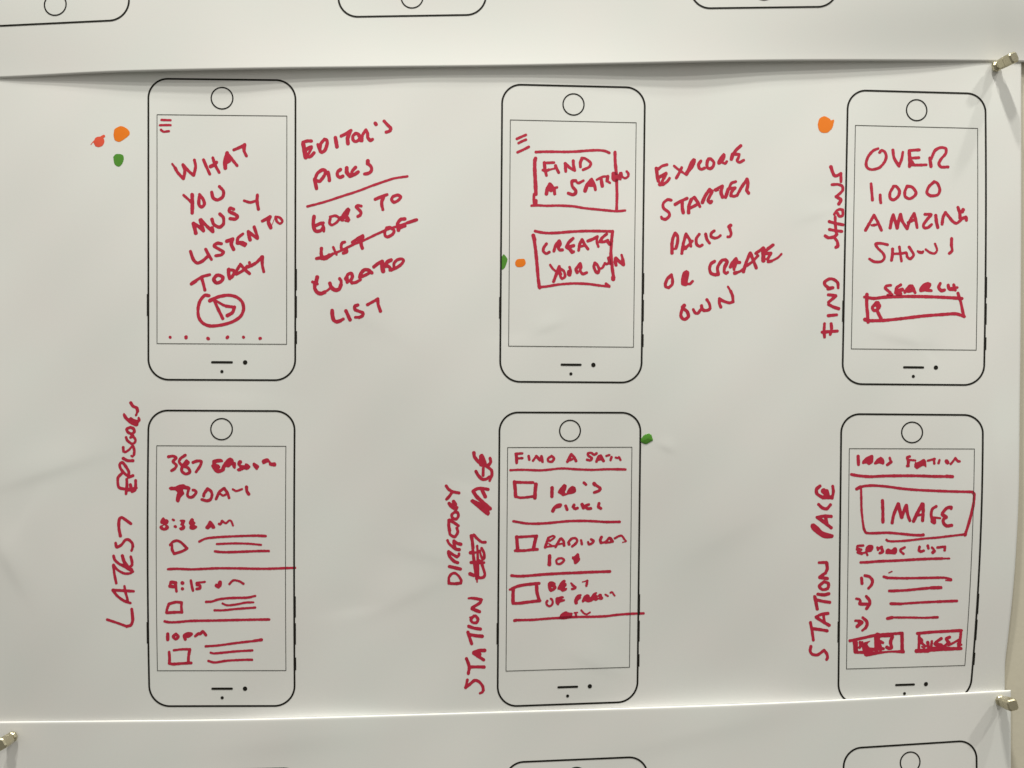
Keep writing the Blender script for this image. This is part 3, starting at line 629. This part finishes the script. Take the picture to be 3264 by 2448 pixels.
handwritten_word | red handwritten number 1,000 | red | @F1 35 818,503 826,600 833,682; 918,628 920,680 925,712; 1068,530 1028,600 1028,660 1068,680 1118,640 1130,580 1095,532 1062,532; 1215,530 1190,590 1195,645 1245,668 1298,635 1312,595 1270,540 1215,530; 1515,480 1455,535 1433,600 1475,635 1550,625 1575,570 1550,500 1512,480
handwritten_word | red handwritten word AMAZING | red | @F1 35 757,1015 810,920 850,850!; 890,920 932,1015; 850,850 890,920; w26 825,960 850,962 880,952; w32 840,960 860,955; w38 1028,988 1045,900 1063,845!; 1065,850 1085,920 1103,990; w40 1142,842 1120,920 1105,990; w38 1142,842 1165,920 1215,997!; 1215,997 1245,910 1292,832!; w36 1293,832 1310,900 1325,985; 1225,930 1305,895; w34 1412,840 1480,843 1440,890 1395,955 1405,988 1445,985 1485,952; w38 1530,852 1538,920 1553,985; w36 1600,948 1612,870 1637,820!; w34 1637,820 1670,860 1720,920 1760,938 1805,905; w38 1775,763 1787,800; w44 1832,790 1822,810; w38 1795,820 1798,880; w40 1825,885 1862,870; w34 1868,880 1868,905
handwritten_word | red handwritten word SHOWS in the third phone | red | @F1 32 1000,1175 930,1160 870,1165 890,1210 950,1270 965,1320 930,1360 855,1362 800,1332; w36 1055,1222 1052,1290 1043,1345; 1130,1200 1140,1270 1153,1355; w30 1050,1275 1140,1272 1205,1262; w32 1237,1200 1270,1250 1287,1290 1250,1330 1218,1310 1210,1270; w27 1333,1248 1362,1265 1390,1250; 1345,1255 1380,1262; w28 1420,1227 1470,1262 1520,1270 1545,1230 1522,1165; w38 1705,1108 1703,1180; w34 1703,1180 1710,1240 1680,1270
handwritten_word | red handwritten word SHOWS written sideways | red | @F1 34 w42 375,318 388,360; w36 388,360 410,408 440,415 485,390!; w34 485,390 487,480; w34 387,513 450,510 500,530 502,580 440,640; w38 432,645 485,680 462,725; w32 412,840 440,800 470,785 505,790; w34 505,790 505,850 470,862 448,830; w36 358,920 430,940 508,955; 360,1007 430,1020 495,1028; w34 422,870 425,960 435,1060; w38 313,1078 350,1098 410,1088 440,1060; w36 415,1098 445,1140 452,1190 430,1203
handwritten_word | red handwritten word FIND written sideways | red | @F2 36 455,405 450,350 410,315 360,307 308,340 312,375 350,405; w40 345,415 395,405; w36 347,482 430,490!; 430,495 348,565!; w38 350,588 400,615 460,635; w36 347,712 440,703; w34 305,800 300,880 305,948; 378,800 382,860 368,920; w38 278,895 350,888; w34 350,888 445,882
handwritten_word | red handwritten word SEARCH | red | @F2 34 1035,377 985,385 975,410 1030,460 1035,485; w30 1000,485 1050,480; w36 1145,372 1100,405 1088,460; w46 1110,440 1160,425; w44 1110,470 1140,470; w38 1190,455 1240,390 1270,385; w44 1265,390 1285,420; w38 1285,420 1303,458; w44 1225,440 1280,430; P 1445,338 1482,360 1472,400 1435,435 1390,450 1355,452 1348,415 1390,360; w38 1425,430 1480,436; w38 1580,357 1563,400 1590,435 1625,430; w36 1668,378 1680,420 1720,425; 1728,372 1745,430; w30 1690,412 1768,402
search_box | long red hand drawn search box | red | @F2 37 745,507 850,522 950,510 1050,505 1250,500 1500,505 1700,515 1820,523; w42 772,478 770,520; w38 770,520 770,600 778,680 785,785; w44 750,755 800,768; w37 800,768 950,765 1150,745 1400,715 1600,700 1750,692 1845,722; w36 1775,465 1805,560 1835,705; w36 870,572 833,620 850,655 893,642 913,600 880,568 855,600; w50 890,575 895,610; w40 880,650 925,740
marker_dot | orange dot left of the third phone | orange | @T4 26 P 394,1095 410,1045 455,1024 498,1045 512,1060 538,1055 535,1085 520,1132 480,1168 430,1168 402,1140
handwritten_word | red handwritten word DIRECTORY written sideways | red | @G1 44 w42 265,632 300,680 360,712 438,728; 345,715 310,770 270,813; w48 305,870 340,915 398,950; w54 365,845 390,885 345,890; w40 398,945 412,925; w42 385,985 342,1020 350,1065 400,1082 430,1040 420,995 385,985; w44 430,1172 370,1130 310,1095!; w48 302,1098 300,1170 310,1240; w42 410,1205 422,1260 380,1322 320,1292 308,1240; @G3 88 w80 395,360 440,450 540,540; w95 540,540 640,600 715,612; 570,375 575,450 600,560; w95 580,390 660,440 755,465; w90 670,965 580,930 470,820 425,720 425,665!; 430,665 550,750 650,805!; w74 650,805 695,780 708,725; w95 445,1068 580,1100 745,1138; 430,1525 600,1535 750,1520!; w78 755,1520 765,1440 700,1330 600,1250 500,1275 435,1370 430,1500
struck_out_words | red handwritten word LIST written sideways and scribbled out | red | @G3 84 1110,210 1200,310 1320,405 1420,410; w95 1040,235 1070,400 1085,560; w85 1080,580 1100,800 1130,1000; w100 1130,1000 1165,1200 1190,1400; w70 1200,510 1212,700 1215,900; w90 1215,900 1215,1100 1215,1350; w50 1195,1400 1197,1490; w84 1320,575 1385,700 1392,830 1355,870; w70 1270,640 1300,760 1345,880; w110 1020,695 1060,690; w70 1060,690 1150,690; w90 1035,960 1200,950; w80 1200,950 1385,965; w100 1010,1270 1110,1310; w84 1310,950 1365,1120 1408,1270 1375,1355 1280,1375 1200,1340; w120 1230,920 1310,960
handwritten_word | red handwritten word PAGE written sideways over STATION, its first letters scribbled bold | red | @G1 46 w52 640,185 650,240 700,300 780,350; w60 740,340 830,360; w56 745,225 775,290 795,350; w44 730,230 735,290; w46 860,258 868,310 840,350; w46 668,435 700,490 750,540 805,540 850,512; w42 768,390 765,490; w44 820,370 878,420 885,480 870,520; w38 872,520 855,562; w46 832,680 760,668 690,670 630,700!; w52 630,705 680,780 770,860 860,940; w50 752,692 795,778; P 620,808 700,845 760,880 830,930 858,1000 830,1037 760,990 680,920 610,862 590,835
handwritten_word | red handwritten word STATION sideways beside the fifth phone | red | @G2 46 w34 485,540 530,537; w44 530,538 590,545 655,560; w44 650,562 640,600 530,668!; w50 533,680 580,702 632,722; w42 555,780 515,830 540,868 590,870 610,825 580,780 555,782; w24 500,800 530,790; w48 485,920 560,945 643,957; w48 475,1000 500,1080 525,1155; w48 490,1030 580,1047 668,1055; w52 700,1247 620,1250 555,1275!; 552,1285 620,1330 688,1375; w70 600,1285 625,1300; w46 455,1358 485,1440 492,1500; w42 490,1500 480,1560; w46 500,1472 600,1470 693,1472; @S3 36 w32 1140,715 1130,760 1120,800!; 1120,800 1165,765 1220,722 1270,737 1308,785 1315,830; w30 1315,825 1305,850 1280,862
handwritten_word | red handwritten words FIND A STATION in the fifth phone | red | @J5 32 w36 85,62 88,100 90,150; w29 80,55 150,50; w27 95,104 150,101; w32 218,80 224,116; w29 264,128 300,80!; w36 300,82 340,120; w32 354,82 365,138; w29 462,78 425,105 428,134 465,138 488,105 462,78; w34 630,140 650,100 672,62!; w32 675,62 700,90 722,130; w27 655,124 682,112; w29 940,50 915,65 885,45 850,50 855,75 890,100 875,124 840,118; w32 940,138 965,82 985,76!; w34 985,78 1015,130; w25 965,118 1000,112; w25 1045,78 1078,68; w29 1100,90 1090,122; w27 1145,95 1165,100; w27 1180,92 1196,120
underline | wavy red line under FIND A STATION | red | @H1 34 200,590 300,585 400,585 600,592 750,580 850,568 950,567 1100,578 1300,585 1400,582 1500,577 1650,577; w38 1640,577 1760,580
square_icon | red hand drawn square left of IRA'S | red | @H1 50 255,750 265,850 270,945; w40 262,752 400,757 508,757; w52 546,782 535,880 532,965; w37 270,945 330,962 420,957 530,943
handwritten_word | red handwritten words IRA'S PICKS | red | @H1 46 w52 765,830 762,945; P 925,773 962,795 955,850 940,885 955,920 915,943 880,920 842,892 865,840; P 1040,800 1080,820 1092,870 1070,900 990,918 962,900 975,860 1005,820; w30 940,922 985,905; w42 1197,760 1225,785; w54 1335,772 1345,785; w42 1345,785 1415,832 1400,868 1335,893; w50 775,1142 790,1110; w46 790,1105 830,1070 880,1060; 810,1095 870,1075; w46 950,1075 968,1122; w46 1062,1062 1050,1085; w42 1048,1085 1075,1112 1110,1103; w52 1172,1055 1190,1100; w42 1262,1055 1215,1075 1245,1110 1290,1108; w44 1402,1040 1390,1085; w46 1392,1090 1425,1108
divider_line | red divider line under IRA'S PICKS | red | @H1 37 240,1282 330,1298 420,1312 550,1315 700,1308 850,1293 1000,1280 1200,1277 1350,1283 1500,1292 1680,1290
square_icon | red hand drawn square left of RADIOLAB | red | @H2 50 285,305 292,400 298,475; w40 285,307 400,300 558,290; w50 548,300 525,400 512,475; w42 264,490 400,488 500,475 566,472
handwritten_word | red handwritten words RADIOLAB 10 | red | @J4 41 w41 75,210 95,150 120,85; w30 115,80 180,55 206,68 180,95 140,125; w24 125,160 165,186; w29 90,205 140,197 200,190; w38 215,205 245,150 280,92!; w38 295,90 325,130 330,185; w29 250,168 320,158; w41 390,145 398,168; w36 390,140 430,95 480,85 508,115 490,155 440,197; w38 560,115 570,165; w36 655,140 665,168 700,160 728,125 695,102; w41 835,72 818,110 828,148; w34 840,148 890,135 940,82; w41 955,88 985,130; w29 890,150 970,138; w32 1015,88 1070,58 1110,55 1140,95; w29 1140,95 1165,125; w18 1120,142 1165,132; w52 135,325 132,440; w34 255,362 226,385 236,430 285,430 330,385 300,357 255,360; P 510,285 535,300 540,345 550,370 530,405 490,438 465,430 455,385 435,360 440,330 465,330
divider_line | red divider line under RADIOLAB 10 | red | @H2 41 217,828 300,836 400,833 500,825 650,812 800,803 950,795 1100,790 1250,782 1400,777 1548,772
square_icon | red hand drawn box left of BEST OF FRESH AIR | red | @H2 44 w34 192,1018 235,1000; 220,1005 300,972 400,952 590,932; w50 238,1010 235,1100 235,1200; w48 555,950 560,1050 592,1170; w44 235,1205 320,1203 400,1192 600,1168
handwritten_word | red handwritten words BEST OF FRESH AIR | red | @J1 36 P 125,100 150,70 185,62 225,72 250,95 250,120 265,155 250,190 215,215 170,230 145,205 130,160; H 182,145 196,156 210,160 194,170; P 385,35 408,55 400,80 418,95 420,130 395,158 405,166 432,165 420,200 380,222 350,225 320,200 280,190 280,160 305,110 340,60; w34 490,92 515,115; w46 510,122 558,155; w42 555,165 525,180 505,183; w22 668,72 700,65 745,50; w42 742,55 735,100 727,133; w38 175,335 195,350 205,390 190,430 155,452 115,430 105,395 120,368; P 245,330 260,310 300,305 340,292 370,295 380,320 350,335 395,345 390,370 350,385 315,400 300,435 285,440 265,425 245,390; P 640,258 660,280 645,295 645,330 600,365 595,410 570,425 545,415 535,370 550,320 585,275; P 735,260 775,275 790,310 830,255 875,230 898,240 885,270 910,290 905,310 915,340 880,370 840,360 810,380 750,392 710,375 680,395 655,380 665,340 690,290; P 905,280 930,255 965,260 975,295 993,320 975,350 935,352 912,340 920,310 905,300; w34 1025,270 1062,292; w34 1105,240 1130,232 1150,260 1168,285; P 305,640 315,595 350,555 410,528 450,545 515,555 508,590 500,630 400,655 330,655; w26 540,553 590,548; w36 560,560 570,600; w32 650,515 690,560 735,575 785,545
divider_line | red divider line that runs out over the fifth phone's right edge | red | @H2 36 w46 255,1438 280,1433; 270,1433 400,1430 500,1428 600,1420 750,1408 900,1400 1050,1390 1200,1387 1350,1385 1500,1378 1600,1365 1700,1355 1850,1345 2005,1340
marker_dot | glossy green dot at the right edge of the fifth phone | green | @H1 26 P 1970,165 2008,118 2065,92 2108,108 2125,150 2133,185 2100,205 2045,236 1995,225 1968,205
handwritten_word | red handwritten words IRA'S STATION | red | @J6 34 w36 118,48 122,135; P 265,30 282,45 280,85 275,115 235,142 205,125 165,130 160,105 200,60; P 360,50 390,75 400,115 385,137 340,125 300,137 285,120 320,75; w29 455,65 465,100; w34 470,108 430,138; w29 668,50 640,60 645,85; w25 650,85 728,92; w34 655,95 650,145; w29 640,152 655,150; P 735,92 735,112 770,100 815,75 840,95 845,165 815,150 780,165 745,185 715,160 720,120; w27 860,95 935,76; w27 925,76 930,125; w29 985,88 975,120; w41 1060,100 1070,114; w27 1105,130 1130,100 1155,66; w29 1155,68 1180,100 1200,102
underline | red line under IRA'S STATION | red | @I1 34 602,388 680,402 800,412 900,408 1000,404 1250,402 1400,405 1500,409 1650,410; w40 1650,408 1715,412
hand_drawn_box | large red hand drawn frame around IMAGE | red | @I1 31 w36 658,548 700,525; 690,527 760,514 850,510 1000,522 1150,543 1300,557 1450,565 1700,575 1930,580!; w34 1935,582 1955,610 1945,720 1920,830 1890,940 1855,1048; w42 1855,1045 1853,1052; w27 1855,1047 1700,1065 1550,1083 1400,1095 1200,1118 1050,1125 1000,1120; w31 1000,1120 988,1108; w28 707,535 710,650 713,780 728,920 738,990; w31 738,985 765,1030 850,1035 1000,1030 1150,1042 1280,1055 1380,1058; w36 1370,1058 1393,1053
handwritten_word | red handwritten word IMAGE | red | @I1 38 943,675 948,800 948,912; 1050,920 1068,830 1115,712!; w42 1117,715 1135,790 1155,858; 1157,858 1180,790 1205,728!; w36 1207,728 1222,830 1245,895; w42 1285,903 1325,820 1380,715!; w38 1390,715 1392,800 1385,895; w30 1330,840 1380,828; w34 1535,740 1492,770 1480,830 1492,900; w40 1492,905 1515,918 1515,875; w24 1505,860 1580,870; w36 1700,765 1700,748 1650,760 1605,810; w48 1605,830 1640,858; w38 1640,860 1612,890 1620,930 1655,955 1705,948
handwritten_word | red handwritten words EPISODE LIST | red | @J2 34 w32 95,78 165,75; w34 92,85 88,125; w36 95,115 140,128; w42 100,160 145,175; w28 150,170 210,162; w32 200,155 218,195; P 260,62 290,75 295,110 270,150 235,160 205,150 190,130 200,95 225,70; w32 345,100 352,130; w32 350,118 400,90; w42 400,110 410,148; w36 405,160 375,170; P 450,130 480,110 520,125 560,95 590,105 595,150 575,185 520,185 450,180 445,155; w34 690,98 640,125 640,150 675,180; w38 878,92 870,135 895,150 930,140; w36 982,78 990,110; w32 1035,100 1060,125; w44 1065,145 1045,163; w34 1105,100 1200,88; w36 1200,90 1195,135
underline | red line under EPISODE LIST | red | @I1 32 703,1357 780,1355 900,1345 1100,1337 1300,1325 1450,1318 1600,1314; w24 1590,1314 1680,1314
handwritten_word | red handwritten 1) of the list | red | @I2 35 w38 713,286 718,344; 750,258 800,270 832,310 825,355 790,398
handwritten_word | red handwritten 2) of the list | red | @I2 34 w30 655,512 690,520 700,540; w34 700,540 690,570 725,575; w38 720,572 770,572; w36 765,487 800,530 800,575 768,622
handwritten_word | red handwritten 3) of the list | red | @I2 34 w30 645,755 680,755; w50 690,765 712,775; w46 700,785 665,818; w36 727,722 768,760 773,800 755,838; w28 755,835 722,862
text_lines | four red lines of the numbered list | red | @I2 30 w15 1015,227 1048,212; w34 958,270 1000,283; 985,282 1100,286 1200,287 1450,283 1620,281 1690,297; w36 1680,300 1695,303; w16 1640,310 1690,315; w36 1018,427 1080,427; w32 1080,425 1200,420 1350,405 1480,393; w38 1480,393 1588,390; w34 1036,567 1150,570; w29 1150,568 1350,555 1550,545; w33 1550,545 1762,537; w36 1000,730 1050,720; w27 1050,719 1150,720 1250,720 1400,723 1500,719; w30 1500,719 1550,717
hand_drawn_button | red hand drawn button box with scribbled letters, left of the two | red | @J3 34 w32 60,135 200,105 330,78 590,57; w43 338,72 350,74; w41 110,150 116,245; w32 115,252 210,252; P 205,285 205,250 380,240 590,228 618,235 608,262 480,255 370,268 230,295; w38 588,60 590,240; w32 163,150 170,180 158,203; w27 130,150 130,230; P 203,150 268,135 240,172 285,225 290,245 215,260 195,200; w38 322,110 328,240; w47 355,160 370,220; w32 360,135 395,155; w36 490,95 472,150 482,200 458,212 435,200; w27 345,90 470,85; w38 350,105 330,130; w26 185,150 205,250; w34 240,215 330,225; w30 330,200 400,215
hand_drawn_button | red hand drawn button box with scribbled letters, right of the two | red | @J3 32 745,60 900,46 1050,38 1190,30; w29 762,65 758,220; w43 735,238 850,234; w34 850,232 1000,222 1185,213; w29 1186,35 1174,150; w32 768,110 788,132 770,155; w29 780,150 825,190; w20 790,195 812,210; w34 848,152 855,195; w27 890,140 885,195; w32 855,200 885,202; w34 985,112 945,140 925,170 985,176; w38 950,192 1010,192; w34 1070,98 1035,115 1058,148; w29 1066,150 1020,185; w25 1060,180 1110,155 1165,122; w34 1168,130 1163,185; w25 1160,185 1188,175; w20 1150,165 1180,155; w22 905,205 1040,200; w18 1040,205 1150,205
handwritten_word | red handwritten word STATION sideways beside the sixth phone | red | @I2 33 w34 245,115 325,112; w38 328,118 335,180 315,230; w34 315,230 252,272!; w38 252,278 335,290; w36 300,325 247,375 285,412 340,398 347,345 300,325; w38 232,463 300,470 352,458; w40 197,490 212,560 225,625; w36 205,522 290,542 362,552; w36 343,674 270,685 212,712!; w38 215,718 270,755 355,805; w34 293,690 305,780; w34 150,775 168,870 182,970; w38 165,842 250,852 333,866; w35 155,1038 147,1090 172,1125 230,1130 300,1080!; w35 300,1080 330,1120 338,1160 328,1182
handwritten_word | red handwritten word PAGE sideways beside the sixth phone | red | @I1 34 w38 255,515 218,550 222,600 280,640; w60 295,570 330,600; w46 290,640 350,640; w50 370,640 385,640; w34 395,518 402,580 388,650; w42 330,570 345,620; w38 240,718 280,755 330,765 370,722; w38 378,850 300,847 222,860!; w40 228,862 290,905 378,975; w40 318,860 330,925; P 158,932 190,928 240,965 290,1015 400,1050 404,1075 385,1090 298,1090 230,1050 170,1000 150,960
'''
def parse(text):
    strokes = []; polys = []
    win = None; w = 30.0
    for tok in text.split(";"):
        tok = tok.strip()
        if not tok: continue
        if tok[0] == "@":
            parts = tok.split(None, 2)
            win = WIN[parts[0][1:]]; w = float(parts[1])
            tok = parts[2] if len(parts) > 2 else ""
            if not tok: continue
        x0, y0, s = win
        ww = w; poly = False
        items = tok.split()
        if items[0][0] == "w":
            ww = float(items[0][1:]); items = items[1:]
        elif items[0] in "PH":
            poly = items[0]; items = items[1:]
        cur = []; segs = []
        for it in items:
            br = it.endswith("!")
            a, b = it.rstrip("!").split(",")
            p = (x0 + float(a) / s, y0 + float(b) / s)
            cur.append(p)
            if br and not poly:
                segs.append(cur); cur = [p]
        if len(cur) > 1 or not segs: segs.append(cur)
        if poly: polys.append((poly, cur))
        else:
            for c in segs: strokes.append((c, ww / s / 2.0 - .12))
    return strokes, polys
MATS = {"red": RED, "orange": ORANGE, "green": GREEN, "coral": CORAL}
for ln in INK.strip().split("\n"):
    ln = ln.strip()
    if not ln or ln[0] == "%": continue
    nm, label, mk, text = [a.strip() for a in ln.split("|")]
    st, po = parse(text)
    o = ink_mesh(nm, st, po, h_mid, MATS[mk], mid_sheet, .045, base=.22 if mk == "red" else .35,
                 dome=.42 if "glossy" in label else (.03 if nm == "marker_dot" else 0.0))
    if label: o["label"] = label

# ------------------------------------------------------------------ push pins
def prism_rings(rings, sides, cham):
    """rings: (height mm, half width mm); square section with cut corners"""
    V = []; F = []
    def sec(r):
        c = r * cham; k = r - c
        return [(-k, -r), (k, -r), (r, -k), (r, k), (k, r), (-k, r), (-r, k), (-r, -k)]
    for (z, r) in rings:
        V += [(x * .001, y * .001, z * .001) for x, y in sec(r)]
    n = 8
    for k in range(len(rings) - 1):
        for i in range(n):
            j = (i + 1) % n
            F.append((k*n + i, k*n + j, (k+1)*n + j, (k+1)*n + i))
    F.append(tuple(range(n - 1, -1, -1))); F.append(tuple(range((len(rings)-1)*n, len(rings)*n)))
    return V, F

def push_pin(u, v, h, tip_u, tip_v, hh, twist, label, first=None):
    base = Vector(at([u], [v], [h])[0]); tip = Vector(at([tip_u], [tip_v], [h + hh])[0])
    z = (tip - base).normalized()
    root = bpy.data.objects.new("push_pin", None)
    q = z.to_track_quat('Z', 'Y')
    root.matrix_world = Matrix.Translation(base) @ q.to_matrix().to_4x4() @ Matrix.Rotation(math.radians(twist), 4, 'Z')
    root.empty_display_size = .004
    COL.objects.link(root)
    root["label"] = label; root["category"] = "push pin"; root["group"] = "silver push pins holding the sheets"
    if first is not None:
        for ch in first.children:
            c = ch.copy(); COL.objects.link(c); c.parent = root
        return root
    def part(name, rings, cham, mat):
        V, F = prism_rings(rings, 8, cham)
        o = mesh_obj(name, V, F, mat, root)
        b = o.modifiers.new("soft_edges", 'BEVEL'); b.width = .00022; b.segments = 3; b.limit_method = 'ANGLE'
        return o
    part("flange", [(.05, 2.1), (.3, 2.35), (1.3, 2.3), (2.0, 1.7)], .55, STEEL)
    part("neck", [(1.9, 1.5), (3.0, 1.6)], .55, STEEL)
    part("grip", [(2.8, 1.6), (3.5, 2.3), (6.55, 2.5), (6.65, 2.42)], .36, STEEL)
    part("head", [(6.6, 2.42), (6.7, 2.5), (10.0, 2.45), (10.6, 1.95)], .36, STEEL)
    part("needle", [(-3.0, .15), (-1.5, .5), (.2, .5)], .4, STEEL2)
    return root
p1 = push_pin(3172, 214, 1.0, 3237, 180, 10.6, 24, "silver push pin at the upper right corner, on the shaded top sheet edge")
push_pin(3186, 2232, .9, 3229, 2248, 10.2, 12, "silver push pin at the lower right, holding the bottom sheet's corner", first=p1)
push_pin(40, 2348, 2.6, 0, 2374, 10.0, 30, "silver push pin at the lower left, cut by the picture edge", first=p1)
